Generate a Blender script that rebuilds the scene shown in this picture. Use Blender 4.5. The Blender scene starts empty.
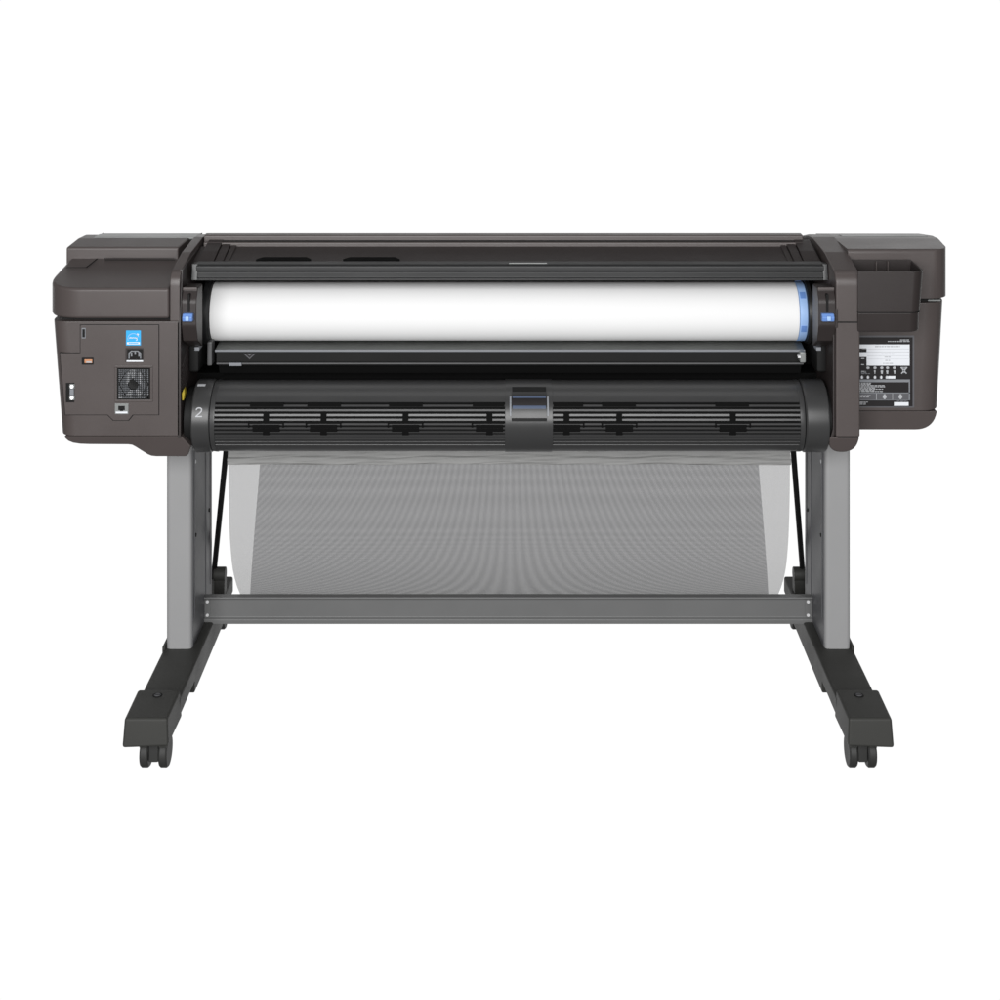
import bpy, bmesh, math, random
from mathutils import Vector, Matrix
random.seed(7)
S = bpy.context.scene
C = S.collection
R = math.radians

# ------------------------------------------------------------------ camera
# level camera with a falling front (lens shift), 1.6 m above the floor and 3.15 m
# from the printer's rear face, which is the plane Y = 0
F, D0, H, YH, XC = 1560.0, 3.15, 1.606, -60.0, 510.0
cam = bpy.data.cameras.new('camera'); co = bpy.data.objects.new('camera', cam); C.objects.link(co)
co.location = (0, -D0, H); co.rotation_euler = (R(90), 0, 0)
cam.sensor_width = 36; cam.lens = 36*F/1000
cam.shift_x = -(XC-500)/1000; cam.shift_y = -(500-YH)/1000
cam.clip_start = .05; cam.clip_end = 200
S.camera = co

# ------------------------------------------------------------------ world: added white cone behind, dimmer elsewhere, shaped for the light on the model
W = bpy.data.worlds.new('World'); S.world = W; W.use_nodes = True
nt = W.node_tree; nt.nodes.clear()
wo = nt.nodes.new('ShaderNodeOutputWorld'); bg = nt.nodes.new('ShaderNodeBackground')
tc = nt.nodes.new('ShaderNodeTexCoord'); dt = nt.nodes.new('ShaderNodeVectorMath'); dt.operation = 'DOT_PRODUCT'
dt.inputs[1].default_value = (0, math.cos(R(18)), -math.sin(R(18)))
mr = nt.nodes.new('ShaderNodeMapRange'); mr.interpolation_type = 'SMOOTHSTEP'
mr.inputs[1].default_value = math.cos(R(46)); mr.inputs[2].default_value = math.cos(R(34))
mr.inputs[3].default_value = .14; mr.inputs[4].default_value = 1.02
sc = nt.nodes.new('ShaderNodeVectorMath'); sc.operation = 'MULTIPLY'; sc.inputs[1].default_value = (.74, 1, 1)
nm = nt.nodes.new('ShaderNodeVectorMath'); nm.operation = 'NORMALIZE'   # the white cone is wider than it is tall
nt.links.new(tc.outputs['Generated'], sc.inputs[0]); nt.links.new(sc.outputs[0], nm.inputs[0]); nt.links.new(nm.outputs[0], dt.inputs[0]); nt.links.new(dt.outputs['Value'], mr.inputs[0])
nt.links.new(mr.outputs[0], bg.inputs['Color']); bg.inputs['Strength'].default_value = 1
nt.links.new(bg.outputs[0], wo.inputs[0])

# ------------------------------------------------------------------ lamps: big softbox above the camera, weak top light, side fill
def area(name, loc, target, sx, sy, power, col=(1, 1, 1)):
    l = bpy.data.lights.new(name, 'AREA'); l.shape = 'RECTANGLE'; l.size = sx; l.size_y = sy
    l.energy = power; l.color = col
    o = bpy.data.objects.new(name, l); C.objects.link(o); o.location = loc
    o.rotation_euler = (Vector(target)-Vector(loc)).to_track_quat('-Z', 'Y').to_euler()
area('softbox', (-.35, -4.0, 1.75), (0, 0, .65), 3.6, 2.3, 222)
area('top_light', (0, .1, 3.4), (0, .1, .7), 2.8, .7, 8)

vs = S.view_settings
vs.view_transform = 'Standard'; vs.look = 'None'; vs.exposure = 0; vs.gamma = 1; vs.use_curve_mapping = False
S.render.engine = 'CYCLES'

# ------------------------------------------------------------------ pixel <-> metre
def X(px, Y=0): return (px-XC)*(D0+Y)/F
def Z(py, Y=0): return H-(py-YH)*(D0+Y)/F
def P(px, py, Y=0): return Vector((X(px, Y), Y, Z(py, Y)))

# ------------------------------------------------------------------ materials
def mat(name, col, rough=.5, metal=0, grain=0, gscale=900, spec=.5, vary=.08, coat=0):
    m = bpy.data.materials.new(name); m.use_nodes = True; n = m.node_tree
    b = n.nodes['Principled BSDF']
    b.inputs['Roughness'].default_value = rough; b.inputs['Metallic'].default_value = metal
    b.inputs['Specular IOR Level'].default_value = spec
    b.inputs['Coat Weight'].default_value = coat
    t = n.nodes.new('ShaderNodeTexCoord')
    n1 = n.nodes.new('ShaderNodeTexNoise'); n1.inputs['Scale'].default_value = 9; n1.inputs['Detail'].default_value = 5
    n.links.new(t.outputs['Object'], n1.inputs['Vector'])
    hs = n.nodes.new('ShaderNodeMapRange'); hs.inputs[3].default_value = 1-vary; hs.inputs[4].default_value = 1+vary
    n.links.new(n1.outputs['Fac'], hs.inputs[0])
    mx = n.nodes.new('ShaderNodeVectorMath'); mx.operation = 'SCALE'; mx.inputs[0].default_value = col
    n.links.new(hs.outputs[0], mx.inputs['Scale']); n.links.new(mx.outputs[0], b.inputs['Base Color'])
    rr = n.nodes.new('ShaderNodeMapRange'); rr.inputs[3].default_value = rough*.8; rr.inputs[4].default_value = min(1, rough*1.22)
    n.links.new(n1.outputs['Fac'], rr.inputs[0]); n.links.new(rr.outputs[0], b.inputs['Roughness'])
    if grain:
        n2 = n.nodes.new('ShaderNodeTexNoise'); n2.inputs['Scale'].default_value = gscale; n2.inputs['Detail'].default_value = 2
        n.links.new(t.outputs['Object'], n2.inputs['Vector'])
        bp = n.nodes.new('ShaderNodeBump'); bp.inputs['Strength'].default_value = grain; bp.inputs['Distance'].default_value = .001
        n.links.new(n2.outputs['Fac'], bp.inputs['Height']); n.links.new(bp.outputs[0], b.inputs['Normal'])
    return m
M = {
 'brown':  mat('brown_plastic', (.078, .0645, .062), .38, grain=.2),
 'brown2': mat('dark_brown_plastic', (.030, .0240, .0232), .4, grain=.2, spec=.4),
 'char':   mat('charcoal_plastic', (.042, .042, .039), .55, grain=.3, spec=.3),
 'black':  mat('black_plastic', (.009, .009, .009), .6, spec=.2),
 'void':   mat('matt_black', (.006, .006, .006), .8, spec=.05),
 'gloss':  mat('glossy_black', (.055, .056, .057), .32),
 'roller': mat('roller_plastic', (.040, .040, .0405), .32),
 'bar':    mat('anodised_bar', (.0150, .0153, .0160), .33),
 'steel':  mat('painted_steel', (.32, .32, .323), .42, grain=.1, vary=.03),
 'steel2': mat('column_shade_bolt_steel', (.105, .106, .114), .45, grain=.1),  # column grey darkened to put inner-side shade into its colour; also foot bolts
 'chan':   mat('crossbar_steel', (.15, .151, .151), .42, grain=.1),
 'guide':  mat('polished_guide', (.22, .228, .22), .34, metal=.75, vary=.3, grain=.35, gscale=16),
 'silver': mat('silver_metal', (.62, .62, .62), .3, metal=1),
 'zinc':   mat('zinc_screw', (.75, .75, .76), .4),
 'trim':   mat('grey_trim', (.24, .25, .245), .35),
 'paper':  mat('white_paper', (.86, .86, .86), .75, vary=.005, spec=.2),
 'blue':   mat('blue_plastic', (.15, .29, .66), .4),
 'blue2':  mat('light_blue_plastic', (.36, .55, .90), .4),
 'cyan':   mat('cyan_print', (.02, .40, .80), .5, vary=.02),
 'white':  mat('white_print', (.80, .82, .86), .5, vary=.01),
 'pgrey':  mat('grey_print', (.22, .23, .25), .5),
 'mgrey':  mat('mid_grey_plastic', (.085, .085, .087), .45),
 'lgrey':  mat('light_grey_print', (.45, .46, .48), .5),
 'pblack': mat('black_print', (.014, .012, .013), .5, spec=.3),
 'dgrey':  mat('dark_grey_print', (.10, .10, .11), .5),
 'orange': mat('orange_plastic', (.55, .25, .12), .5),
 'yellow': mat('yellow_plastic', (.38, .29, .01), .5),
 'rubber': mat('caster_rubber', (.028, .028, .027), .6),
 'lip':    mat('blue_grey_plastic', (.075, .10, .16), .25),
 'hem':    mat('hem_cloth', (.33, .33, .325), .8, grain=1, gscale=240, vary=.14),
}
# the net: woven cloth, half open, thread pitch 1.5 mm, read from the sheet's own UV (metres)
def net_mat():
    m = bpy.data.materials.new('woven_net'); m.use_nodes = True; n = m.node_tree; n.nodes.clear()
    out = n.nodes.new('ShaderNodeOutputMaterial'); mix = n.nodes.new('ShaderNodeMixShader')
    tr = n.nodes.new('ShaderNodeBsdfTransparent'); df = n.nodes.new('ShaderNodeBsdfDiffuse')
    df.inputs['Color'].default_value = (.14, .14, .145, 1)
    uv = n.nodes.new('ShaderNodeUVMap'); uv.uv_map = 'UVMap'
    sp = n.nodes.new('ShaderNodeSeparateXYZ'); n.links.new(uv.outputs[0], sp.inputs[0])
    def cosine(sock, amp):
        a = n.nodes.new('ShaderNodeMath'); a.operation = 'MULTIPLY'; a.inputs[1].default_value = 2*math.pi/.0016
        c = n.nodes.new('ShaderNodeMath'); c.operation = 'COSINE'
        d = n.nodes.new('ShaderNodeMath'); d.operation = 'MULTIPLY'; d.inputs[1].default_value = amp
        n.links.new(sock, a.inputs[0]); n.links.new(a.outputs[0], c.inputs[0]); n.links.new(c.outputs[0], d.inputs[0])
        return d.outputs[0]
    s = n.nodes.new('ShaderNodeMath'); s.operation = 'ADD'
    n.links.new(cosine(sp.outputs[0], .21), s.inputs[0]); n.links.new(cosine(sp.outputs[1], .15), s.inputs[1])
    s2 = n.nodes.new('ShaderNodeMath'); s2.operation = 'ADD'; s2.inputs[1].default_value = .56; s2.use_clamp = True
    n.links.new(s.outputs[0], s2.inputs[0]); n.links.new(s2.outputs[0], mix.inputs[0])
    n.links.new(tr.outputs[0], mix.inputs[1]); n.links.new(df.outputs[0], mix.inputs[2])
    n.links.new(mix.outputs[0], out.inputs[0]); return m
M['net'] = net_mat()

# ------------------------------------------------------------------ mesh helpers
def arc(cx, cy, r, a0, a1, n=8):
    return [(cx+r*math.cos(R(a0+(a1-a0)*i/n)), cy+r*math.sin(R(a0+(a1-a0)*i/n))) for i in range(n+1)]
def rounded(pts, n=6):
    """pts: (x, y) or (x, y, radius) -> polygon with those corners rounded"""
    out = []; N = len(pts)
    for i, p in enumerate(pts):
        r = p[2] if len(p) > 2 else 0
        if not r: out.append((p[0], p[1])); continue
        p0 = Vector(p[:2]); a = Vector(pts[i-1][:2])-p0; b = Vector(pts[(i+1) % N][:2])-p0
        ang = a.angle(b); pa = pts[i-1]; pb = pts[(i+1) % N]
        t = min(r/math.tan(ang/2), a.length*(.49 if len(pa) > 2 and pa[2] else .97), b.length*(.49 if len(pb) > 2 and pb[2] else .97))
        A = p0+a.normalized()*t; B = p0+b.normalized()*t
        for k in range(n+1):
            u = k/n; q = A*(1-u)**2+p0*2*u*(1-u)+B*u*u; out.append((q.x, q.y))
    return out
class MB:
    def __init__(self): self.bm = bmesh.new(); self.mats = []; self.uv = None
    def mi(self, m):
        if m not in self.mats: self.mats.append(m)
        return self.mats.index(m)
    def add(self, t, m, bevel=0, seg=2, lim=28):
        bmesh.ops.recalc_face_normals(t, faces=t.faces)
        if bevel:
            es = [e for e in t.edges if len(e.link_faces) == 2 and e.calc_face_angle(0) > R(lim)]
            bmesh.ops.bevel(t, geom=es, offset=bevel, segments=seg, profile=.5, affect='EDGES', clamp_overlap=True)
        i = self.mi(m)
        for f in t.faces: f.material_index = i
        me = bpy.data.meshes.new('t'); t.to_mesh(me); t.free(); self.bm.from_mesh(me); bpy.data.meshes.remove(me)
        return self
    def prism(self, poly, a0, a1, axis, m, bevel=0, seg=2, lim=28, lean=0):
        t = bmesh.new()
        def v(p, a): return (a, p[0], p[1]) if axis == 'x' else (p[0], a, p[1]) if axis == 'y' else (p[0], p[1], a)
        A = [t.verts.new(v(p, a0)) for p in poly]; B = [t.verts.new(v(p, a1)) for p in poly]; N = len(poly)
        t.faces.new(A); t.faces.new(B[::-1])
        for i in range(N): t.faces.new((A[i], A[(i+1) % N], B[(i+1) % N], B[i]))
        if lean:                       # near face slants back towards its lower edge
            zm = max(p[1] for p in poly)
            for q in A: q.co.y += lean*(zm-q.co.z)
        return self.add(t, m, bevel, seg, lim)
    def box(self, x0, x1, y0, y1, z0, z1, m, bevel=0, seg=2):
        x0, x1 = min(x0, x1), max(x0, x1); z0, z1 = min(z0, z1), max(z0, z1)
        return self.prism([(x0, z0), (x1, z0), (x1, z1), (x0, z1)], y0, y1, 'y', m, bevel, seg)
    def plan(self, top, bot, zt, zb, m, bevel=0, seg=3, lim=35):
        """closed body between two plan outlines [(x, y)]; zt(x, y), zb(x, y) give the heights"""
        t = bmesh.new(); N = len(top)
        A = [t.verts.new((x, y, zt(x, y))) for x, y in top]; B = [t.verts.new((x, y, zb(x, y))) for x, y in bot]
        t.faces.new(A); t.faces.new(B[::-1])
        for i in range(N): t.faces.new((A[i], A[(i+1) % N], B[(i+1) % N], B[i]))
        return self.add(t, m, bevel, seg, lim)
    def pbox(self, px0, px1, py0, py1, Y, d, m, bevel=0, seg=2):
        """box whose near face is at depth Y, seen at these photo coordinates; goes d deep"""
        return self.box(X(px0, Y), X(px1, Y), Y, Y+d, Z(py1, Y), Z(py0, Y), m, bevel, seg)
    def lathe(self, prof, yc, zc, m, n=64):
        """prof: list of (x, r) revolved about the X-parallel axis at yc, zc"""
        t = bmesh.new(); rings = []
        for x, r in prof:
            rings.append([t.verts.new((x, yc+r*math.cos(2*math.pi*k/n), zc+r*math.sin(2*math.pi*k/n))) for k in range(n)])
        for a, b in zip(rings, rings[1:]):
            for k in range(n): t.faces.new((a[k], a[(k+1) % n], b[(k+1) % n], b[k]))
        t.faces.new(rings[0]); t.faces.new(rings[-1][::-1])
        return self.add(t, m)
    def rod(self, p0, p1, r, m, n=16, r1=None):
        p0 = Vector(p0); p1 = Vector(p1); d = p1-p0; t = bmesh.new()
        bmesh.ops.create_cone(t, cap_ends=True, segments=n, radius1=r, radius2=r if r1 is None else r1, depth=d.length)
        bmesh.ops.transform(t, matrix=Matrix.Translation((p0+p1)/2) @ d.to_track_quat('Z', 'Y').to_matrix().to_4x4(), verts=t.verts)
        return self.add(t, m, .0008 if r > .004 else 0, 1, 50)
    def patch(self, x0, x1, t0, t1, yc, zc, r0, r1, m, n=6):
        """piece of a tube wall between two angles (measured up from the side that faces -Y)"""
        pts = [(yc-r1*math.cos(t0+(t1-t0)*i/n), zc+r1*math.sin(t0+(t1-t0)*i/n)) for i in range(n+1)]
        pts += [(yc-r0*math.cos(t1+(t0-t1)*i/n), zc+r0*math.sin(t1+(t0-t1)*i/n)) for i in range(n+1)]
        return self.prism(pts, x0, x1, 'x', m)
    def text(self, s, size, cx, cz, Y, m, d=.0006):
        cu = bpy.data.curves.new('t', 'FONT'); cu.body = s; cu.size = size; cu.align_x = 'CENTER'; cu.align_y = 'CENTER'; cu.extrude = d
        o = bpy.data.objects.new('t', cu); C.objects.link(o)
        bpy.context.view_layer.update()
        me = bpy.data.meshes.new_from_object(o.evaluated_get(bpy.context.evaluated_depsgraph_get()))
        t = bmesh.new(); t.from_mesh(me); bpy.data.objects.remove(o); bpy.data.curves.remove(cu); bpy.data.meshes.remove(me)
        bmesh.ops.transform(t, matrix=Matrix.Translation((cx, Y, cz)) @ Matrix.Rotation(R(90), 4, 'X'), verts=t.verts)
        return self.add(t, m)
    def build(self, name, parent=None, label=None, inv=None, smooth=35):
        me = bpy.data.meshes.new(name); self.bm.to_mesh(me); self.bm.free()
        for m in self.mats: me.materials.append(M[m])
        for p in me.polygons: p.use_smooth = True
        me.set_sharp_from_angle(angle=R(smooth))
        o = bpy.data.objects.new(name, me); C.objects.link(o)
        if parent is not None:
            o.parent = parent
            if parent.type == 'EMPTY': o.matrix_parent_inverse = Matrix.Translation(parent.location).inverted()
        wn = o.modifiers.new('weighted_normal', 'WEIGHTED_NORMAL'); wn.keep_sharp = True; wn.weight = 100
        if label: o['label'] = label
        return o
def thing(name, loc, label, cat):
    o = bpy.data.objects.new(name, None); C.objects.link(o); o.location = loc; o.empty_display_size = .1
    o['label'] = label; o['category'] = cat
    return o

# =================================================================== PRINTER
pr = thing('large_format_printer', (0, .2, .58),
           'wide dark brown plotter printer seen from behind, with blue lock levers and ribbed lower roller', 'printer')
XI_L, XI_R = -.667, .658          # inner faces of the two side housings

# ---- core body between the housings: dark cavity walls
b = MB()
b.box(XI_L-.01, XI_R+.01, .30, .46, .60, .922, 'brown2', .004)
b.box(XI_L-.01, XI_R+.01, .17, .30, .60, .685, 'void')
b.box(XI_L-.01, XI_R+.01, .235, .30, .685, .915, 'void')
core = b.build('body_core', pr)

# ---- left lower housing
b = MB()
def plan_l(py):                    # outline at a photo row: rounded rear corner, flat rear face
    xs = {321.5: 54.6, 436: 63.3}[py]
    xl = X(xs, .03)
    return rounded([(XI_L, 0), (xl, 0, .034), (xl, .42), (XI_L, .42)], 10)
b.plan(plan_l(321.5), plan_l(436), lambda x, y: Z(321.5), lambda x, y: Z(436), 'brown', .002, 2)
lip = [(X(63.6), Z(436.4)), (X(64.6), Z(439)), (X(67.4), Z(442)), (X(72), Z(444.2)), (X(79), Z(445.4)), (X(88), Z(445.8))]
lip += [(X(127), Z(446)), (X(131), Z(446.6)), (X(134.5), Z(448.8)), (X(140), Z(453)), (X(146), Z(457.4)), (X(149.5), Z(459)), (X(154), Z(459.5)), (X(183), Z(459.5)), (X(186), Z(458.4)), (X(190), Z(448)), (XI_L+.003, Z(436.4))]
b.prism(lip, .001, .42, 'y', 'brown', .003, 3, 40, lean=.35)
hl = b.build('side_housing', pr, 'housing with the power inlet, fan and ports')

# rear access panel (sub-part) with its dark seam
b = MB()
def panel(o, y0, y1, m, bev):
    pts = [(80.5-o, 325-o), (158.8+o, 325-o), (158.8+o, 414.5+o), (133+o, 414.5+o), (128.5+o, 420+o), (113.5-o, 420+o), (108-o, 414.5+o),
           (65.5-o, 414.5+o), (60.2-o, 353-o), (80.5-o, 353-o)]
    b.prism([(X(u), Z(v)) for u, v in pts], y0, y1, 'y', m, bev, 2)
panel(.55, -.0006, .004, 'black', 0)
panel(0, -.0022, .003, 'brown', .0009)
b.build('access_panel', hl)

YP = -.0022                        # face of the panel
b = MB()                           # small slot
b.pbox(81.6, 85.6, 328, 338.5, YP-.0012, .004, 'pgrey', .0005); b.pbox(82.3, 84.9, 329.2, 337.4, YP-.0016, .004, 'black')
b.build('lock_slot', hl)
b = MB()                           # orange socket
b.pbox(81.6, 93.4, 357.8, 364.8, YP-.0012, .004, 'black', .0006); b.pbox(84.4, 92.2, 359.4, 363.2, YP-.0018, .003, 'orange', .0006)
b.pbox(86.2, 91.6, 361.4, 362.9, YP-.0022, .003, 'lgrey')
b.build('phone_socket', hl)
b = MB()                           # serial connector at the edge
b.pbox(65.8, 74.2, 383, 402.5, YP-.001, .004, 'black', .0006)
for y in (386.5, 398):
    b.pbox(69.2, 74.6, y-2.3, y+2.3, YP-.003, .004, 'trim', .001); b.rod(P(71.8, y, YP-.006), P(71.8, y, YP-.002), .0030, 'silver')
b.pbox(69.6, 73.8, 389, 395.5, YP-.002, .003, 'pgrey', .0008)
b.build('serial_port', hl)
b = MB()                           # energy badge
b.pbox(126, 140.8, 330.5, 345.4, YP-.0006, .002, 'cyan')
yb = YP-.0010
def stroke(pts, w, m, Y=yb):
    for (x0, z0), (x1, z1) in zip(pts, pts[1:]):
        a = P(x0, z0, Y); c = P(x1, z1, Y); d = (c-a); nrm = Vector((-d.z, 0, d.x)).normalized()*w/2
        q = [a+nrm, c+nrm, c-nrm, a-nrm]; b.prism([(v.x, v.z) for v in q], Y, Y+.0005, 'y', m)
arcpts = [(133.4+5.6*math.cos(R(t)), 338.8-5.2*math.sin(R(t))) for t in range(200, 4, -14)]
stroke(arcpts, .0011, 'blue2')
stroke([(129.4, 338.6), (130.2, 337.2), (131, 338.6), (131.8, 337.4), (132.6, 338.6), (133.6, 337.3), (134.4, 338.6), (135.4, 337.4), (136, 339), (136.8, 337.4), (137, 340.4), (135.8, 340.6)], .0012, 'white')
st = [(137.6+(1.7 if k % 2 == 0 else .7)*math.sin(R(36*k)), 334.6-(1.7 if k % 2 == 0 else .7)*math.cos(R(36*k))) for k in range(10)]
b.prism([(X(u, yb), Z(v, yb)) for u, v in st], yb, yb+.0005, 'y', 'white')
b.pbox(127, 139.8, 342.2, 344.4, yb, .0005, 'white')
b.pbox(128.6, 138.2, 342.9, 343.7, yb-.0004, .0005, 'cyan')
b.build('energy_badge', hl)
b = MB()                           # power inlet
b.pbox(125.4, 143.4, 347.8, 362.4, YP-.0012, .004, 'brown2', .0012)
b.pbox(127.2, 142.6, 349.2, 360, YP-.0018, .003, 'black', .0008)
b.pbox(126.4, 143, 360.4, 361.9, YP-.003, .003, 'white', .0004)
for u, v in ((131.5, 354.6), (135.2, 352.8), (139, 354.6)): b.pbox(u-.7, u+.7, v-2, v+2, YP-.0026, .003, 'pgrey')
b.prism([(X(u, YP-.0024), Z(v, YP-.0024)) for u, v in ((128.5, 358.8), (128.5, 353), (131, 350.6), (138, 350.6), (141, 353), (141, 358.8), (140, 358.8), (140, 353.6), (137.6, 351.6), (131.6, 351.6), (129.6, 353.6), (129.6, 358.8))], YP-.0024, YP, 'y', 'pgrey')
b.build('power_inlet', hl)
b = MB()                           # cooling fan with wire guard
def frame(x0, x1, y0, y1, w, Y, d, m, bev):
    b.pbox(x0, x1, y0, y0+w, Y, d, m, bev); b.pbox(x0, x1, y1-w, y1, Y, d, m, bev)
    b.pbox(x0, x0+w, y0+w, y1-w, Y, d, m, bev); b.pbox(x1-w, x1, y0+w, y1-w, Y, d, m, bev)
frame(114.6, 152.4, 365.6, 402.2, 2.4, YP-.0022, .004, 'brown', .001)
frame(117, 150, 368, 399.8, .9, YP-.0010, .003, 'black', 0)
b.pbox(117.5, 149.5, 368.5, 399.3, YP-.0006, .002, 'pgrey')
cx, cz = 133.6, 384
def wedge(a0, a1, r0, r1, m):
    pts = [(cx+r0*math.cos(R(a0+(a1-a0)*k/6)), cz-r0*math.sin(R(a0+(a1-a0)*k/6))) for k in range(7)]
    pts += [(cx+r1*math.cos(R(a1+(a0-a1)*k/6)), cz-r1*math.sin(R(a1+(a0-a1)*k/6))) for k in range(7)]
    Y = YP-.0014; b.prism([(X(u, Y), Z(v, Y)) for u, v in pts], Y, Y+.002, 'y', m)
for a in (34, 82, 128, 200, 236, 288, 338): wedge(a, a+26, 6.2, 14.2, 'pgrey' if a not in (82, 236, 288) else 'lgrey')
wedge(0, 359.5, 14.2, 15, 'black')
b.rod(P(cx, cz, YP-.003), P(cx, cz, YP), .0105, 'black', 24)
for (u, v) in ((119.8, 396.5), (147.4, 396.5)):
    b.prism([(X(p, YP-.0016), Z(q, YP-.0016)) for p, q in ((u-1.6, v+2.2), (u+1.6, v+2.2), (u+(3 if u < 130 else -3), v-.4), (u-(1.6 if u < 130 else -1.6), v-3))], YP-.0016, YP, 'y', 'lgrey')
for sx in (127.6, 140.2):          # bright struts seen through the guard
    b.prism([(X(p, YP-.002), Z(q, YP-.002)) for p, q in ((sx-1, 384), (sx+1.4, 384), (sx+2 if sx < 133 else sx+.4, 372), (sx-.4 if sx < 133 else sx-2, 372))], YP-.002, YP, 'y', 'lgrey')
for i in range(17):
    u = 118.2+i*1.91; b.pbox(u-.27, u+.27, 368.6, 399.2, YP-.0036, .0012, 'black')
    v = 369.3+i*1.84; b.pbox(117.6, 149.4, v-.27, v+.27, YP-.0042, .0012, 'black')
b.build('cooling_fan', hl)
b = MB()                           # network socket
b.pbox(114.8, 128.4, 403.6, 414.2, YP-.0014, .004, 'trim', .0008)
b.pbox(115.6, 127.6, 411.6, 413.4, YP-.003, .003, 'white', .0005)
b.pbox(118.2, 124.8, 406, 410.2, YP-.0019, .003, 'black'); b.pbox(120, 123, 409.8, 411, YP-.0019, .003, 'black')
b.build('network_socket', hl)

# ---- left upper cover (ink door): front face, sloping dark lid, rounded corner
b = MB()
def lid_z(x, y): return Z(288.5)+(Z(255.9, .195)-Z(288.5))*max(0, min(y, .25))/.195
XLF = X(54, .07)
pl = rounded([(X(169.2), 0), (XLF, 0, .075), (XLF, .31), (X(169.2), .31)], 14)
b.plan(pl, pl, lid_z, lambda x, y: Z(319), 'brown', .006, 4)
b.box(X(60), XI_L, .016, .40, Z(323.5), Z(318), 'black')
cv = b.build('side_cover', pr, 'ink cover with a sloping top')
b = MB()                           # seam on the lid and row of vent holes
def on_lid(px, py):                # point of the sloping lid seen at px, py
    lo, hi = -.05, .24
    for _ in range(40):
        y = (lo+hi)/2
        if Z(py, y) < lid_z(0, y): hi = y
        else: lo = y
    return Vector((X(px, y), y, lid_z(0, y)))
p0, p1 = on_lid(97.4, 258.8), on_lid(86.4, 267.4); b.rod(p0, p1, .0011, 'black', 6)
p2 = on_lid(66, 267.6); b.rod(p1, p2, .0006, 'black', 6)
for i in range(36):
    for j in range(2):
        q = on_lid(105+i*1.95+j*.9, 258.2+j*1.6); b.rod(q-Vector((0, 0, .002)), q+Vector((0, 0, .0005)), .0011, 'black', 6)
b.build('vent_row', cv)
b = MB()                           # raised rear cover with grey top trim
ZTL = .9535
def ctop(x, y): return Z(247.5, .19) if y < .215 else ZTL if y < .32 else .935
xa, xm, xb = X(67, .196), X(85, .31), X(178, .196)
pl = rounded([(xb, .190), (xa, .190, .012), (xm, .32), (xm, .42), (X(196, .32), .42), (X(196, .32), .32)], 6)
def prof_y(x0, x1, pr_, m, bev, base): b.prism(pr_, x0, x1, 'x', m, bev, 3, 40)
pf = rounded([(.190, .84), (.190, Z(247.4, .190), .006), (.262, Z(238.4, .262), .012), (.31, Z(234.9, .31), .006), (.42, .930), (.42, .84)], 5)
t = bmesh.new()                    # section swept across, its outer end drawn in towards the back
def xout(y): return xa+(xm-xa)*max(0, min(1, (y-.19)/.12))
def xin(y): return X(178.4, .19)+.012*max(0, min(1, (y-.19)/.12))
A = [t.verts.new((xout(y), y, z)) for y, z in pf]; B = [t.verts.new((xin(y), y, z)) for y, z in pf]
t.faces.new(A); t.faces.new(B[::-1])
for i in range(len(pf)): t.faces.new((A[i], A[(i+1) % len(pf)], B[(i+1) % len(pf)], B[i]))
b.add(t, 'brown', .007, 3, 50)
tz = Z(237.4, .272)
b.prism([(.268, tz-.004), (.268, tz+.0008), (.312, Z(234.2, .312)), (.35, Z(234.6, .35)), (.35, tz-.006)], X(94, .27), X(195, .27), 'x', 'trim', .0012)
b.build('top_cover', pr)

# ---- side frames with the arched top
def arch_prof(z_bot, rb=.0):
    return rounded([(0, z_bot, rb), (0, Z(274), .03), (.115, Z(252, .115), .05), (.24, Z(237, .24), .02), (.30, Z(234.4, .30), .01), (.42, Z(236.5, .42)), (.42, z_bot)], 7)
b = MB()
b.prism(arch_prof(Z(321.5)), X(169.9), XI_L, 'x', 'brown', .002)
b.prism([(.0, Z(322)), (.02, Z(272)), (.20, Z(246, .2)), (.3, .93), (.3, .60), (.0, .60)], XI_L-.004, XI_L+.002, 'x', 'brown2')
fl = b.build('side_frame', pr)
b = MB()
b.prism(arch_prof(Z(437), 0), XI_R, X(860), 'x', 'brown', .003, 3)
b.prism(rounded([(XI_R-.012, Z(437.6)), (X(859.8), Z(437.6)), (X(857.5), Z(455), .05), (X(829.5), Z(455), .03)], 10), .001, .36, 'y', 'brown', .004, 3, 40, lean=.4)
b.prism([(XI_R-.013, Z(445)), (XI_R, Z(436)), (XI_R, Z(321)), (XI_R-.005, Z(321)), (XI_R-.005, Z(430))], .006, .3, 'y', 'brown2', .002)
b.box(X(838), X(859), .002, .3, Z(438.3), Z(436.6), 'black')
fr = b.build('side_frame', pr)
b = MB(); b.box(XI_R+.0005, X(860)+.001, -.0004, .33, Z(322.9), Z(321.5), 'black'); b.pbox(835.3, 838, 309, 328, -.0012, .01, 'brown2', .0008); b.build('seam', fr)

# ---- right housing, set back
YR = .10
b = MB()
def plan_r(px):
    xr_ = X(px, YR+.03)
    return rounded([(X(852, YR), YR), (X(852, YR), .46), (xr_, .46), (xr_, YR, .045)], 12)
b.plan(plan_r(943.2), plan_r(937.4), lambda x, y: Z(302.5, YR), lambda x, y: Z(411, YR), 'brown', .002, 2)
b.prism(rounded([(X(852, YR), Z(411.6, YR)), (X(937.2, YR), Z(411.4, YR)), (X(934.5, YR), Z(430.4, YR), .045), (X(852, YR), Z(430.4, YR))], 9), YR+.001, .46, 'y', 'brown', .004, 3, 40, lean=.12)
b.box(X(856, YR), X(934, YR), YR+.012, .45, Z(412.4, YR), Z(410, YR), 'black')
hr = b.build('side_housing', pr, 'housing with the black rating label and open tray')
b = MB()
pl = rounded([(X(848, YR), YR), (X(944.6, YR+.05), YR, .045), (X(945, .17), .17), (X(931.5, .33), .33), (X(931.5, .33), .44), (X(848, YR), .44)], 10)
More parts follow.
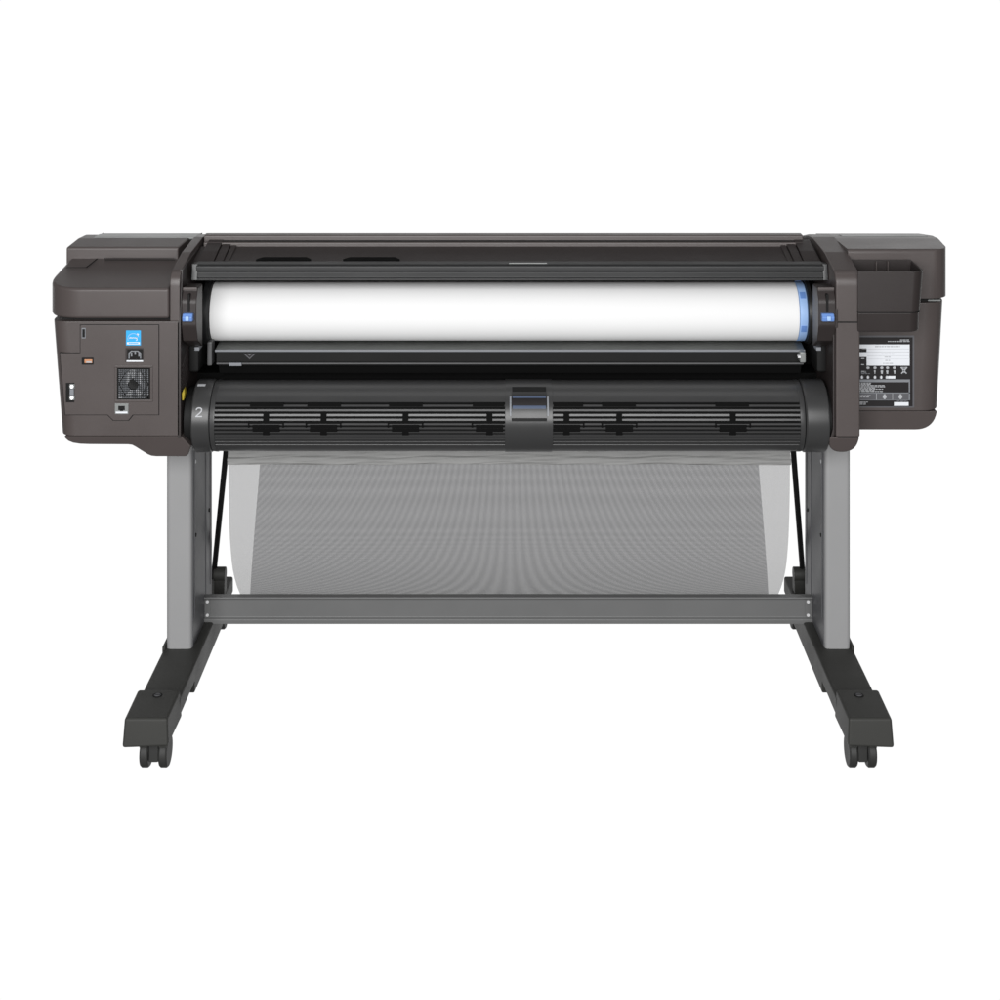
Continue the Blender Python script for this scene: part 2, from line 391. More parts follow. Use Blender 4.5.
pf = rounded([(YR, Z(298.5, YR)), (YR, Z(249.4, YR), .008), (.235, Z(238.6, .235), .02), (.32, Z(235.8, .32), .01), (.44, .93), (.44, Z(298.5, YR))], 6)
def xo(y):                         # outer end in plan: quarter-round rear corner, then straight
    c = .04; x0 = X(945, YR+c)
    if y < YR+c: return x0-c+math.sqrt(max(0, c*c-(YR+c-y)**2))
    return x0+(X(931.5, .33)-x0)*min(1, (y-YR-c)/(.33-YR-c))
def ztop(y):
    for (ya, za), (yb, zb) in zip(pf, pf[1:]):
        if ya <= y <= yb and yb > ya and za > .9: return za+(zb-za)*(y-ya)/(yb-ya)
    return .93
ys = sorted(set([YR+.04*(1-math.cos(R(k))) for k in range(0, 91, 9)]+[p[0] for p in pf if p[0] < .44]+[.44]))
t = bmesh.new(); rows = []
for y in ys:
    zt_ = ztop(y) if y > YR+1e-6 else pf[1][1]
    rows.append([t.verts.new(v) for v in ((X(848, YR), y, Z(298.5, YR)), (X(848, YR), y, zt_), (xo(y), y, zt_), (xo(y), y, Z(298.5, YR)))])
t.faces.new(rows[0]); t.faces.new(rows[-1][::-1])
for r0_, r1_ in zip(rows, rows[1:]):
    for k in range(4): t.faces.new((r0_[k], r0_[(k+1) % 4], r1_[(k+1) % 4], r1_[k]))
b.add(t, 'brown', .006, 3, 48)
b.box(X(856, YR), X(941, YR), YR+.012, .42, Z(303.5, YR), Z(297, YR), 'black')
b.pbox(928, 941, 299.6, 301.2, YR+.006, .01, 'trim', .001)
b.build('side_cover', pr, 'rounded cover above the open tray')
b = MB(); b.prism([(.285, Z(238, .285)), (.285, Z(236.6, .285)), (.325, Z(234.6, .325)), (.36, Z(235, .36)), (.36, .93)], X(842, .3), X(926, .3), 'x', 'trim', .0012); b.build('top_trim', pr)
# tray
b = MB(); YT = -.008
xl, xr = X(858, YT), X(925.5, YT); zt, zb, zk = Z(271.7, YT), Z(311.5, YT), Z(333, YT)
t = .0035
ro = [(xl, YT)]+[(xr-.024+.024*math.sin(R(k)), YT+.024-.024*math.cos(R(k))) for k in range(0, 91, 9)]+[(xr+.001, YR+.003)]
ri = [(xl, YT+t)]+[(xr-.024+(.024-t)*math.sin(R(k)), YT+.024-(.024-t)*math.cos(R(k))) for k in range(0, 91, 9)]+[(xr+.001-t, YR+.003)]
def shrink(q): return [(x-.006*max(0, (x-xl)/(xr-xl)), y) for x, y in q]
b.plan(ro+ri[::-1], shrink(ro)+shrink(ri)[::-1], lambda x, y: zt, lambda x, y: zb, 'brown2', .0010, 2, 50)
b.plan(shrink(ro)+[(xl, YR+.003)], shrink(ro)+[(xl, YR+.003)], lambda x, y: zb+.0001, lambda x, y: zb-.003, 'black')
b.box(xl, xr-.002, YR-.003, YR+.002, zb, Z(259.4, YR), 'brown2')
for u in (874.5, 886): b.box(X(u, YR), X(u+1.2, YR), YR-.012, YR-.003, zb, Z(260.5, YR), 'brown')
lo = [(xl, YT+.003)]+[(xr-.031+.024*math.sin(R(k)), YT+.027-.024*math.cos(R(k))) for k in range(0, 91, 9)]+[(xr-.007, YR+.003), (xl, YR+.003)]
b.plan(lo, [(x, y+.004 if y < YR else y) for x, y in lo], lambda x, y: zb-.0032, lambda x, y: zk, 'brown2', .003, 3, 50)
b.build('cable_tray', hr)

# rating label (sub-part): every mark is a thin print on the black sheet
b = MB(); YL = YR-.0012
def lab(x0, x1, y0, y1, m, k=1):   # photo coordinates measured in tenths from (850, 325)
    b.pbox(850+x0/10, 850+x1/10, 325+y0/10, 325+y1/10, YL-.0004*k, .0004, m)
b.pbox(855, 914.2, 335.6, 407.6, YR-.0006, .002, 'dgrey', 0)
b.pbox(855, 912.6, 337.4, 406.4, YL, .0010, 'pblack')
def words(x0, x1, y, h, m, k=1, right=False):
    x = x0
    while x < x1-4:
        w = min(random.uniform(14, 40), x1-x); lab(x, x+w, y, y+h, m, k); x += w+random.uniform(4, 8)
words(500, 596, 145, 9, 'lgrey'); words(378, 596, 160, 9, 'lgrey')
lab(60, 596, 195, 233, 'white'); lab(166, 596, 233, 406, 'white'); lab(60, 166, 272, 320, 'white')
words(250, 500, 210, 11, 'lgrey', 2); lab(120, 590, 238, 241, 'lgrey', 2); lab(170, 590, 268, 271, 'lgrey', 2)
words(315, 440, 284, 10, 'lgrey', 2); words(345, 405, 318, 8, 'lgrey', 2); words(352, 402, 350, 9, 'lgrey', 2); words(330, 432, 380, 8, 'lgrey', 2)
lab(170, 590, 308, 310, 'lgrey', 2); lab(170, 590, 340, 342, 'lgrey', 2)
words(112, 146, 332, 9, 'lgrey'); words(112, 146, 392, 9, 'lgrey')
for u in (180, 250, 318, 375, 443):
    lab(u-15, u+15, 420, 436, 'lgrey'); lab(u-8, u+8, 415, 441, 'lgrey', 2)
for u, w in ((248, 7), (318, 12), (372, 11), (445, 9)):
    lab(u-w, u+w, 453, 470, 'lgrey'); lab(u-w+4, u+w-2, 470, 488, 'lgrey')
words(112, 160, 460, 7, 'lgrey'); words(112, 170, 472, 6, 'pgrey'); words(112, 205, 484, 5, 'pgrey')
for i in range(2):                 # crossed-out bin
    a = P(850+(508+i*64)/10, 325+42.2, YL-.0008); c = P(850+(566-i*52)/10, 325+48.6, YL-.0008)
    d = c-a; nn = Vector((-d.z, 0, d.x)).normalized()*.0011
    b.prism([(v.x, v.z) for v in (a+nn, c+nn, c-nn, a-nn)], YL-.0008, YL-.0003, 'y', 'lgrey')
lab(525, 555, 432, 480, 'pgrey'); lab(508, 572, 421, 427, 'lgrey')
for u in (120, 180, 250, 312, 368): lab(u-13, u+13, 514, 534, 'lgrey'); lab(u-5, u+5, 508, 538, 'white', 2)
lab(380, 452, 510, 537, 'white', 3)
lab(60, 600, 545, 572, 'pgrey'); lab(588, 600, 572, 752, 'pgrey'); lab(60, 600, 676, 684, 'pgrey')
for y, x1 in ((578, 210), (590, 214), (602, 345), (614, 350), (626, 250), (638, 330), (650, 250), (661, 330)): words(66, x1, y, 8, 'lgrey' if y % 4 else 'pgrey', 1)
lab(60, 588, 684, 752, 'dgrey'); lab(262, 267, 684, 752, 'lgrey', 2); lab(424, 428, 684, 752, 'lgrey', 2); lab(60, 588, 749, 753, 'pgrey', 2)
words(66, 210, 702, 9, 'lgrey', 2); words(66, 190, 716, 8, 'lgrey', 2)
for u in (346, 505): lab(u-18, u+18, 704, 730, 'lgrey', 2); lab(u-9, u+9, 692, 742, 'lgrey', 3)
for y in (768, 779, 790): words(66, 180-(y-768), y, 6, 'lgrey')
lab(440, 586, 772, 808, 'white'); words(470, 575, 760, 6, 'pgrey')
b.build('rating_label', hr)

# ---- top cover between the frames: rounded ridge, second step, dark shelf with slots and end blocks
b = MB()
x0, x1 = X(205, .24), X(802, .24)
prof = rounded([(.228, Z(241, .228)), (.228, Z(235.4, .228), .004), (.25, Z(233.3, .25), .004), (.45, Z(236.5, .45)), (.45, .90), (.228, .90)], 5)
b.prism(prof, x0, x1, 'x', 'brown', .002)
prof = rounded([(.205, .90), (.205, Z(242.4, .205), .003), (.235, Z(241.3, .235)), (.235, .90)], 5)
b.prism(prof, x0+.004, x1-.004, 'x', 'brown', .001)
b.box(x0+.02, x1-.02, .220, .24, Z(242, .228), Z(240.4, .228), 'black')
b.build('lid', pr)
b = MB()
za, zb_ = Z(264, .105), Z(246.4, .206)
b.prism([(.105, .905), (.105, za), (.2055, zb_), (.2055, .905)], XI_L+.002, XI_R-.006, 'x', 'brown2', .001)
def shelf_z(y): return za+(zb_-za)*(y-.105)/.1005
for a, c in ((256, 311), (343, 400)):
    y = .118; zz = shelf_z(y); xa_, xb_ = X(a, y), X(c, y)
    b.prism(rounded([(xa_, y), (xa_+.012, y+.022, .006), (xb_-.012, y+.022, .006), (xb_, y)], 4), zz-.002, zz+.0052, 'z', 'void')
for sgn in (-1, 1):                # end blocks with two seams
    e0 = X(203, .16) if sgn < 0 else X(815, .16); e1 = X(233, .16) if sgn < 0 else X(784, .16)
    for k, (p, q) in enumerate(((0, .50), (.52, .80), (.82, 1.0))):
        h = (.0075, .005, .0025)[k]
        b.prism(rounded([(.106, za-.004), (.106, za+h*.4, .003), (.16, shelf_z(.16)+h, .03), (.2275, shelf_z(.2055)+h+.004, .006), (.2275, za-.004)], 5), e0+(e1-e0)*p, e0+(e1-e0)*q, 'x', 'brown2', .0015)
b.build('shelf', pr)

# ---- dark bar above the paper roll
b = MB(); YB = .075
prof = [(YB+.018, Z(261.6, YB+.018)), (YB+.003, Z(265.5, YB)), (YB, Z(266.5, YB)), (YB, Z(271, YB)), (YB+.0015, Z(271.4, YB)), (YB+.0015, Z(272.2, YB)), (YB, Z(272.6, YB)), (YB, Z(277.6, YB)),
        (YB-.004, Z(278.4, YB)), (YB-.004, Z(280.2, YB)), (YB+.03, Z(280.6, YB)), (YB+.05, Z(270, YB)), (YB+.05, Z(261, YB+.05))]
b.prism(prof, X(196, YB), X(824, YB), 'x', 'bar', .0008, 2)
b.prism([(YB-.005, Z(280, YB)), (YB+.004, Z(264, YB)), (YB+.03, Z(262, YB+.03)), (YB+.03, Z(280, YB))], X(191.5, YB), X(197.5, YB), 'x', 'bar', .0015)
b.prism([(YB-.005, Z(280, YB)), (YB+.004, Z(264, YB)), (YB+.03, Z(262, YB+.03)), (YB+.03, Z(280, YB))], X(823, YB), X(828, YB), 'x', 'bar', .0015)
bar = b.build('cover_bar', pr)
b = MB(); b.pbox(509, 547, 263.0, 264.0, YB+.006, .004, 'trim', .0005); b.build('handle_lip', bar)

# ---- roll holders inside: lock modules with blue levers
def lock(x0, x1, inner):
    b = MB()
    prof = rounded([(.05, Z(284.5, .05)), (.012, Z(287.5, .012), .003), (.010, Z(291, .01), .002), (-.002, Z(301, 0), .02), (-.002, Z(326, 0), .02), (.012, Z(341, .012), .006), (.06, Z(346, .06)), (.06, Z(284.5, .05))], 5)
    b.prism(prof, x0, x1, 'x', 'brown2', .0025, 3)
    xm = (x0+x1)/2
    b.box(xm-.0022, xm+.0022, -.0045, .02, Z(311, 0), Z(294, 0), 'black', .0006)
    b.box(x0+.001, x1-.001, .0065, .012, Z(290.5, .006), Z(287.6, .006), 'brown', .001)
    o = b.build('roll_lock', pr)
    b = MB()
    xa, xb = x0+.0045, x1-.0055
    b.prism(rounded([(-.016, Z(321, -.01)), (-.018, Z(317, -.01), .002), (-.012, Z(313.6, -.01), .002), (.004, Z(313, 0)), (.004, Z(321.5, 0))], 4), xa, xb, 'x', 'blue', .002, 3)
    b.box(xm-.004, xm+.004, -.0215, -.016, Z(320, -.01), Z(315.4, -.01), 'blue2', .0015)
    b.build('lever', o)
lock(X(181.6), X(196.6), 1); lock(X(818.4), X(835.6), -1)
for sgn, xi in ((1, XI_L), (-1, XI_R)):   # slanting ribs on the inner walls and the block under each lock
    for k in range(7):
        za = Z(352+k*5.2, .05); y0 = .012; b = MB()
        b.rod((xi+sgn*.001, y0, za-.02), (xi+sgn*.001, y0+.075, za+.012), .0022, 'brown2', 8); b.build('wall_rib', pr)
    b = MB(); xa = xi+sgn*.012
    b.box(min(xi+sgn*.002, xi+sgn*.024), max(xi+sgn*.002, xi+sgn*.024), .075, .22, Z(376, .05), Z(346, .05), 'black', .006)
    b.box(min(xi+sgn*.016, xi+sgn*.026), max(xi+sgn*.016, xi+sgn*.026), .068, .10, Z(350.5, .07), Z(347, .07), 'pgrey', .001)
    b.build('latch_block', pr)

# ---- paper guide under the roll
b = MB()
b.prism([(.24, Z(333, .24)), (.19, Z(339, .19)), (.15, Z(343, .15)), (.125, Z(347.6, .125)), (.112, Z(350, .112)), (.108, Z(351.2, .108)), (.112, Z(352.6, .112)), (.26, Z(352, .26)), (.26, Z(333, .26))], X(214, .1), X(806, .1), 'x', 'guide', .0008)
b.prism([(.1175, Z(352.4, .1175)), (.1175, Z(363, .1175)), (.26, Z(363, .25)), (.26, Z(352.8, .26))], X(215, .1), X(805, .1), 'x', 'black')
b.prism(rounded([(.112, Z(349.2, .112)), (.1055, Z(349.8, .1055), .001), (.1055, Z(351.6, .1055), .001), (.112, Z(352.4, .112))], 3), X(214.5, .1), X(805.5, .1), 'x', 'pgrey')
b.prism(rounded([(.122, Z(362.4, .122)), (.106, Z(362.6, .106), .002), (.105, Z(364.4, .105), .002), (.122, Z(365.4, .122))], 4), X(216, .1), X(804, .1), 'x', 'mgrey')
b.prism([(.13, Z(365, .13)), (.14, Z(373, .14)), (.26, Z(373, .25)), (.26, Z(365, .26))], X(216, .1), X(804, .1), 'x', 'void')
gd = b.build('paper_guide', pr)
b = MB()                           # triangular loading mark and white tab
def tri(s, m, Y): b.prism([(X(249.5-s, Y), Z(353.6, Y)), (X(249.5+s, Y), Z(353.6, Y)), (X(249.5, Y), Z(353.6+s*.95, Y))], Y, Y+.0005, 'y', m)
tri(6.0, 'dgrey', .1168); tri(4.7, 'pblack', .1164); tri(2.4, 'dgrey', .1160)
b.build('loading_mark', gd)
b = MB(); b.pbox(229, 241.5, 363.0, 366.2, .102, .006, 'pgrey', .001); b.build('tab', gd)
b = MB()
b.pbox(800, 806, 352, 363, .09, .03, 'trim', .003); b.pbox(798, 801, 356, 358.4, .085, .01, 'zinc', .001)
b.build('guide_bracket', pr)
b = MB(); b.pbox(207, 212, 342, 366, .11, .03, 'mgrey', .003); b.build('guide_bracket', pr)

# ---- lower roller
RC_Y, RC_R = .07, .0705
RC_Z = Z(415.3, RC_Y)
def theta(py):                     # angle on the roller seen at photo row py
    best = None
    for i in range(-900, 901):
        t = R(i/10); y = RC_Y-RC_R*math.cos(t); z = RC_Z+RC_R*math.sin(t)
        v = YH+(H-z)*F/(D0+y)
        if best is None or abs(v-py) < best[0]: best = (abs(v-py), t)
    return best[1]
grooves = [(403.3, 1.5), (407.9, 1.5), (412.6, 1.4), (417.4, 1.4), (422.0, 1.35), (426.2, 1.2), (430.2, 1.15), (434, 1.1), (437.6, 1.0), (441, .95), (444.2, .9)]
gl = sorted([(theta(y+w*.8), theta(y-w*.8)) for y, w in grooves])
def groove_profile():
    pts = []; t = -math.pi*.75; end = math.pi*1.25; gi = 0
    def pt(t, r): return (RC_Y-r*math.cos(t), RC_Z+r*math.sin(t))
    step = R(4)
    while t < end:
        if gi < len(gl) and t+step > gl[gi][0]:
            a, c = gl[gi]; gi += 1
            pts += [pt(a-.006, RC_R), pt(a, RC_R-.0006), pt(a+.006, RC_R-.009), pt(c-.006, RC_R-.009), pt(c, RC_R-.0006), pt(c+.006, RC_R)]; t = c+.012
        else:
            pts.append(pt(t, RC_R)); t += step
    return pts
gp = groove_profile()
b = MB()
b.prism(gp, X(213.5, 0), X(506, 0), 'x', 'roller'); b.prism(gp, X(552, 0), X(801, 0), 'x', 'roller')
b.lathe([(X(212, 0), RC_R-.0035), (X(803, 0), RC_R-.0035)], RC_Y, RC_Z, 'void', 96)
r = RC_R
b.lathe([(X(505, 0), r+.0008), (X(505.6, 0), r+.0014), (X(552.4, 0), r+.0014), (X(553, 0), r+.0008)], RC_Y, RC_Z, 'roller', 96)
b.lathe([(X(209, 0), r-.002), (X(209.4, 0), r), (X(213, 0), r+.001), (X(214, 0), r+.001), (X(214.4, 0), r-.003)], RC_Y, RC_Z, 'roller', 96)
b.lathe([(X(800.4, 0), r-.003), (X(800.8, 0), r+.001), (X(804, 0), r+.001), (X(805.6, 0), r), (X(806, 0), r-.002)], RC_Y, RC_Z, 'roller', 96)
b.lathe([(X(207, 0), r-.008), (X(210, 0), r-.008)], RC_Y, RC_Z, 'black', 48); b.lathe([(X(805, 0), r-.008), (X(808.4, 0), r-.008)], RC_Y, RC_Z, 'black', 48)
rl = b.build('lower_roller', pr, smooth=30)
for c in (266, 323.5, 405.5, 489.5, 566.5, 619.3, 733):     # raised black wheel-holder shapes
    b = MB()
    def pa(a0, a1, y0, y1, up=.0008): b.patch(X(c+a0, 0), X(c+a1, 0), theta(y1), theta(y0), RC_Y, RC_Z, RC_R-.004, RC_R+up, 'void')
    a = 16 if c not in (489.5, 566.5) else (13 if c == 489.5 else 13)
    pa(-3, 3, 411.8, 421.4); pa(-18 if c != 566.5 else -13, 18 if c != 489.5 else 15, 421.2, 423.6, .0012)
    if c != 566.5: pa(-18, -16.4, 423.6, 427.4, .0012)
    if c != 489.5: pa(16.4, 18, 423.6, 427.4, .0012)
    pa(-13.6, 13.6, 424.6, 428.2, .0006); pa(-13.6, 13.6, 428.4, 431.6, .0010); pa(-3.2, 3.2, 431.6, 435, .0007)
    pa(-17 if c != 566.5 else -13, 17 if c != 489.5 else 15, 402.4, 406.6, .0002)
    b.build('wheel_holder_shape', rl)
b = MB()                           # centre grip with two blue-grey lips
x0, x1 = X(511, -.0), X(547.5, -.0)
for y0, y1, up, m, e in ((388.4, 393.5, .004, 'black', 3), (393.5, 397.6, .0055, 'bar', 2), (399.4, 406.6, .005, 'pblack', 2), (409.4, 417.8, .006, 'bar', 1.5), (417.8, 421, .0035, 'black', 1.5)):
    b.patch(x0+e*.0008, x1-e*.0008, theta(y1), theta(y0), RC_Y, RC_Z, RC_R, RC_R+up, m)
for y0, y1 in ((397.6, 399.4), (406.6, 409.4)):
    b.patch(x0+.003, x1-.003, theta(y1), theta(y0), RC_Y, RC_Z, RC_R, RC_R+.007, 'lip')
for u in (509.6, 547.2): b.patch(X(u, 0), X(u+1.7, 0), theta(416), theta(398), RC_Y, RC_Z, RC_R, RC_R+.0062, 'pgrey')
b.patch(X(509.5, 0), X(549, 0), theta(426), theta(421), RC_Y, RC_Z, RC_R, RC_R+.0022, 'roller')
b.build('roller_grip', rl)
for k, (a, c) in enumerate(((190.3, 208.6), (806.6, 830))):
    b = MB(); rr = RC_R+.0022
    xa, xb = X(a, 0), X(c, 0)
    b.lathe([(xa, rr-.014), (xa, rr-.003), (xa+.003, rr), (xb-.003, rr), (xb, rr-.002), (xb, rr-.014)], RC_Y, RC_Z, 'roller', 96)
    if k == 0: b.lathe([(xa-.016, .058), (xa, .058)], RC_Y, RC_Z, 'black', 48)
    else: b.lathe([(xb, .058), (xb+.014, .058)], RC_Y, RC_Z, 'black', 48)
    hub = b.build('end_hub', pr, 'end hub marked 2' if k == 0 else None)
    if k == 0:
        t = theta(412.5); big = MB(); big.mi('lgrey')
        ct = Vector((X(198.8, 0), RC_Y-(rr+.0012)*math.cos(t), RC_Z+(rr+.0012)*math.sin(t)))
        pts = [(-.33, .27), (-.30, .38), (-.2, .47), (-.03, .5), (.15, .47), (.27, .38), (.30, .25), (.25, .1), (.1, -.08), (-.12, -.26), (-.33, -.47)]
        hh = .0172
        def seg(p, q, w=.0024):
            a = Vector((ct.x+p[0]*hh, 0, ct.z+p[1]*hh)); c = Vector((ct.x+q[0]*hh, 0, ct.z+q[1]*hh)); d = (c-a).normalized()*.0006; a -= d; c += d; b = MB()
            nn = Vector((-d.z, 0, d.x)).normalized()*w/2
            b.prism([(v.x, v.z) for v in (a+nn, c+nn, c-nn, a-nn)], 0, .003, 'y', 'lgrey')
            for v in b.bm.verts:       # wrap the stroke round the hub
                an = t+(v.co.z-ct.z)/rr; ra = rr+.0007-v.co.y
                v.co.y = RC_Y-ra*math.cos(an); v.co.z = RC_Z+ra*math.sin(an)
            me = bpy.data.meshes.new('t'); b.bm.to_mesh(me); big.bm.from_mesh(me); bpy.data.meshes.remove(me)
        for p, q in zip(pts, pts[1:]): seg(p, q)
        seg((-.36, -.46), (.36, -.46))
        big.build('numeral', hub)
        b = MB(); b.patch(X(193, 0), X(201, 0), theta(387), theta(385.2), RC_Y, RC_Z, rr-.001, rr+.0006, 'lgrey')
        b.build('index_mark', hub)
b = MB(); b.prism(rounded([(X(181.6), Z(401)), (X(181.4), Z(394), .004), (X(183.6), Z(389)), (X(184.2), Z(394)), (X(183.2), Z(401))], 3), .004, .02, 'y', 'yellow', .001); b.build('yellow_catch', pr)

# =================================================================== PAPER ROLL
RY, RR = .17, .0612
RZ = Z(311, RY)
pp = thing('paper_roll', (0, RY, RZ), 'long white roll of plotter paper with a light blue ring at its right end', 'paper roll')
b = MB()
b.lathe([(X(214.5, RY), RR-.0015), (X(214.5, RY)+.001, RR), (X(794.5, RY), RR), (X(794.8, RY), RR-.002)], RY, RZ, 'paper', 160)
b.build('paper', pp)
b = MB(); xr = X(794.8, RY)
b.lathe([(xr, RR-.002), (xr+.001, RR+.0006), (xr+.016, RR+.0006), (xr+.018, RR-.002)], RY, RZ, 'blue2', 96)
for t in (38, 100, -30): b.patch(xr+.003, xr+.0145, R(t), R(t+14), RY, RZ, RR-.002, RR+.0014, 'blue')
b.build('end_ring', pp)
b = MB()
b.lathe([(xr+.018, RR-.006), (xr+.019, .066), (xr+.026, .069), (xr+.028, .050), (xr+.045, .03), (xr+.05, .012)], RY, RZ, 'bar', 64)
b.build('spindle_flange', pp)
b = MB()
xl = X(214.5, RY)
b.lathe([(xl-.040, .012), (xl-.034, .03), (xl-.016, .05), (xl-.014, .072), (xl-.005, .072), (xl-.0005, .066), (xl-.0005, .05)], RY, RZ, 'bar', 64)
b.build('spindle_flange', pp)

# =================================================================== STAND
sd = thing('printer_stand', (0, .2, 0), 'grey steel stand under the printer with two columns, cross bar and castered feet', 'stand')
CX = -.0035
for sg in (-1, 1):
    b = MB()
    def sx(v): return CX+sg*v
    xa, xb = sorted((sx(.671), sx(.725)))
    inner = sx(.671)
    YC0, YC1 = .155, .375
    # column with rounded vertical edges, its inner side's shade painted as a darker sheet
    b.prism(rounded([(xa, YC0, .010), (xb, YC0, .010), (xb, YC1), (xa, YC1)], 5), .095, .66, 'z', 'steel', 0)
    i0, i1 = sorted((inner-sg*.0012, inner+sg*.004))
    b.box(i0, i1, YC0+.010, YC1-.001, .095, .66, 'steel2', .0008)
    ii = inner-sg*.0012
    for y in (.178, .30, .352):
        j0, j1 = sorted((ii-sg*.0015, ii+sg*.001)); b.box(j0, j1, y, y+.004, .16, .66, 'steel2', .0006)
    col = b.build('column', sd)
    for (yy, py) in ((.185, 461.5), (.19, 535), (.34, 510)):
        zz = Z(py, yy); b = MB()
        b.rod((ii-sg*.0022, yy, zz), (ii+sg*.001, yy, zz), .0042, 'zinc' if py < 500 else 'black', 14); b.build('screw', col)
    # foot: beam, front cap, rear end
    b = MB()
    def fx(v): return sx(v)
    def foot_box(o0, o1, y0, y1, z0, z1, m='char', bev=.005, taper=0):
        p, q = sorted((fx(o0), fx(o1))); b.box(p, q, y0, y1, z0, z1, m, bev, 3)
    foot_box(.650, .731, -.06, .535, .066, .104)
    foot_box(.6505, .7305, .085, .50, .044, .075, bev=.003)
    # front cap, a little wider, slightly splayed towards the floor
    t = bmesh.new()
    q = [(fx(.6490), -.172, .066), (fx(.7375), -.172, .063), (fx(.7385), -.045, .060), (fx(.6490), -.045, .060),
         (fx(.6520), -.165, .1165), (fx(.7345), -.165, .1165), (fx(.7365), -.047, .1155), (fx(.6520), -.047, .1155)]
    vv = [t.verts.new(p) for p in q]
    for f in ((0, 1, 2, 3), (4, 5, 6, 7), (0, 1, 5, 4), (1, 2, 6, 5), (2, 3, 7, 6), (3, 0, 4, 7)): t.faces.new([vv[i] for i in f])
    b.add(t, 'char', .005, 3)
    # collar round the column
    for o0, o1, y0, y1 in ((.7262, .7325, .15, .385), (.6625, .7325, .385, .392)): foot_box(o0, o1, y0, y1, .09, .111, bev=.002)
    ft = b.build('foot', sd)
    b = MB(); c0 = Vector((fx(.692), -.072, .1163))
    b.rod(c0-Vector((0, 0, .003)), c0+Vector((0, 0, .0006)), .0096, 'black', 24); b.rod(c0, c0+Vector((0, 0, .0010)), .0066, 'steel2', 24)
    b.box(c0.x-.006, c0.x+.006, c0.y-.0012, c0.y+.0012, c0.z+.0005, c0.z+.0014, 'black')
    b.build('foot_bolt', ft)
    for yc in (-.115, .49):
        b = MB(); cx = fx(.685)
        for w in (-1, 1):
            x0 = cx+w*.010; x1 = cx+w*.0265; lo, hi = min(x0, x1), max(x0, x1)
            b.lathe([(lo, .018), (lo, .0275), (lo+.003, .030), (hi-.003, .030), (hi, .0275), (hi, .018)], yc, .030, 'rubber', 40)
            h0, h1 = sorted((cx+w*.011, cx+w*.026))
            b.patch(h0, h1, R(35), R(150), yc, .030, .0305, .034, 'char', 12)
        b.box(cx-.0095, cx+.0095, yc-.024, yc+.022, .018, .066, 'rubber', .003)
        b.rod((cx, yc, .055), (cx, yc, .07), .014, 'black', 20)
        b.build('caster', ft)
# cross bar
b = MB(); YX = .285
xa, xb = CX-.671, CX+.671
prof = [(YX, Z(624.2, YX)), (YX, Z(619.6, YX)), (YX+.006, Z(618.2, YX)), (YX+.006, Z(600.6, YX)), (YX, Z(599.2, YX)), (YX, Z(597.4, YX)), (YX+.019, Z(597.4, YX)), (YX+.019, Z(624.2, YX))]
b.prism(prof, xa, xb, 'x', 'chan', .0012)
cb = b.build('cross_bar', sd)
for u in (207, 808.5):
    e = X(u, YX); q = 1 if u < 500 else -1
    b = MB(); lo, hi = sorted((e-.008*q, e+.006*q))
    b.box(lo, hi, YX+.0048, YX+.008, Z(617.8, YX), Z(600.9, YX), 'chan', .0005); ep = b.build('end_plate', cb)
    for v in (602.4, 616):
        b = MB(); b.rod((e, YX+.003, Z(v, YX)), (e, YX+.008, Z(v, YX)), .0034, 'zinc', 14); b.build('screw', sd)

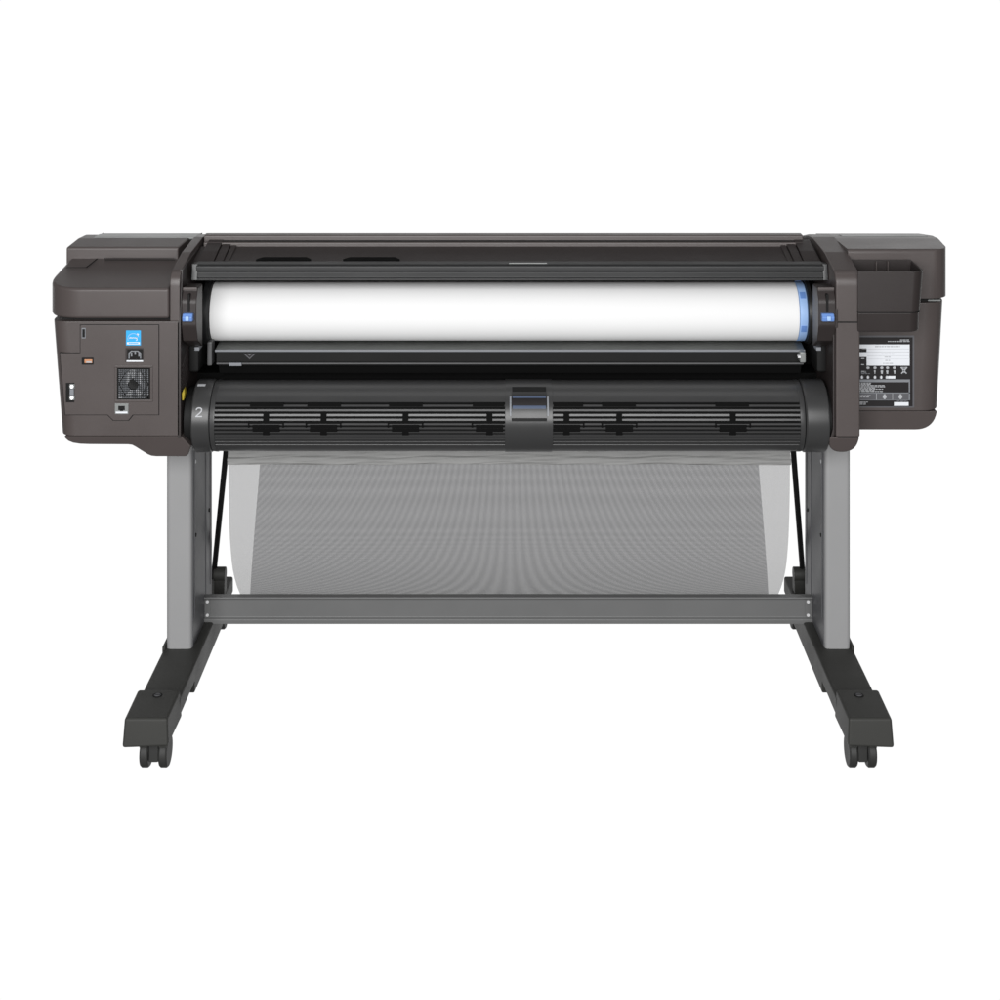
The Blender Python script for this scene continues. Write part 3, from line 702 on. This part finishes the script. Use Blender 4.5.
# =================================================================== PAPER BIN
bn = thing('paper_bin', (0, .45, .1), 'grey see-through net bin hanging between the stand columns under the printer', 'paper bin')
def sheet(name, path, hw, mname, nu=40, parent=bn, thick=0, wob=0):
    """cloth hung along path [(Y, Z)], half width function hw(i/n)"""
    bm = bmesh.new(); uvl = bm.loops.layers.uv.new('UVMap'); rows = []; arcl = 0; arcs = []
    for i, (y, z) in enumerate(path):
        if i: arcl += math.hypot(y-path[i-1][0], z-path[i-1][1])
        arcs.append(arcl); w = hw(i/(len(path)-1)); row = []
        for k in range(nu+1):
            u = -1+2*k/nu
            dz = wob*(math.sin(u*9+i*.8)*.5+math.sin(u*23+1.3)*.3+(1-u*u)*-1.2) if wob else 0
            dy = wob*(math.sin(u*31+i*1.3)*.5+math.sin(u*57+i*2.1+1)*.35+math.sin(u*14-i)*.6) if wob else 0
            row.append(bm.verts.new((CX*.5+u*w, y+.006*math.cos(u*2.2)+dy, z+dz)))
        rows.append(row)
    for i in range(len(rows)-1):
        for k in range(nu):
            f = bm.faces.new((rows[i][k], rows[i][k+1], rows[i+1][k+1], rows[i+1][k]))
            for lp, (ii, kk) in zip(f.loops, ((i, k), (i, k+1), (i+1, k+1), (i+1, k))):
                lp[uvl].uv = ((-1+2*kk/nu)*.6, arcs[ii])
    me = bpy.data.meshes.new(name); bm.to_mesh(me); bm.free(); me.materials.append(M[mname])
    for p in me.polygons: p.use_smooth = True
    o = bpy.data.objects.new(name, me); C.objects.link(o); o.parent = parent
    o.matrix_parent_inverse = Matrix.Translation(parent.location).inverted()
    return o
# U-shaped net: near side from under the printer, down behind the cross bar, up the far side
def smooth_path(pts, n=5):
    out = []
    for i in range(len(pts)-1):
        p0, p1, p2, p3 = (Vector(pts[max(0, min(len(pts)-1, i+k))]) for k in (-1, 0, 1, 2))
        for k in range(n):
            t = k/n; q = .5*((2*p1)+(p2-p0)*t+(2*p0-5*p1+4*p2-p3)*t*t+(3*p1-p0-3*p2+p3)*t**3); out.append((q.x, q.y))
    return out+[pts[-1]]
near = [(.198, .57), (.197, .48), (.202, .40), (.215, .32), (.245, .245), (.295, .185), (.352, .135), (.392, .095)]
bot = [(.42, .075), (.45, .07)]
far = [(.475, .08), (.495, .13), (.545, .22), (.62, .34), (.69, .48), (.75, .60)]
sheet('net', smooth_path(near+bot+far), lambda s: .602, 'net', 60)
# folded hem of darker cloth along the top edge of the near side
zt = Z(449, .19)
sheet('hem', smooth_path([(.199, zt+.02), (.194, zt-.002), (.193, zt-.010), (.191, zt-.015), (.187, zt-.018), (.184, zt-.024), (.186, zt-.030), (.191, zt-.032), (.196, zt-.030)], 3), lambda s: .602, 'hem', 240, wob=.0016)
for sg in (-1, 1):
    b = MB()
    a = P(226.5 if sg < 0 else 793, 447, .20); c = P(213.5 if sg < 0 else 803, 577, .46)
    b.rod(a, c, .0062, 'black', 16)
    b.build('support_rod', bn)
    b = MB()
    k = P(220 if sg < 0 else 799, 574, .44)
    b.rod(k-Vector((.013, 0, 0)), k+Vector((.013, 0, 0)), .016, 'char', 28)
    b.box(k.x-.012, k.x+.012, k.y-.012, k.y+.02, .10, k.z, 'char', .003)
    b.build('rod_bracket', bn)
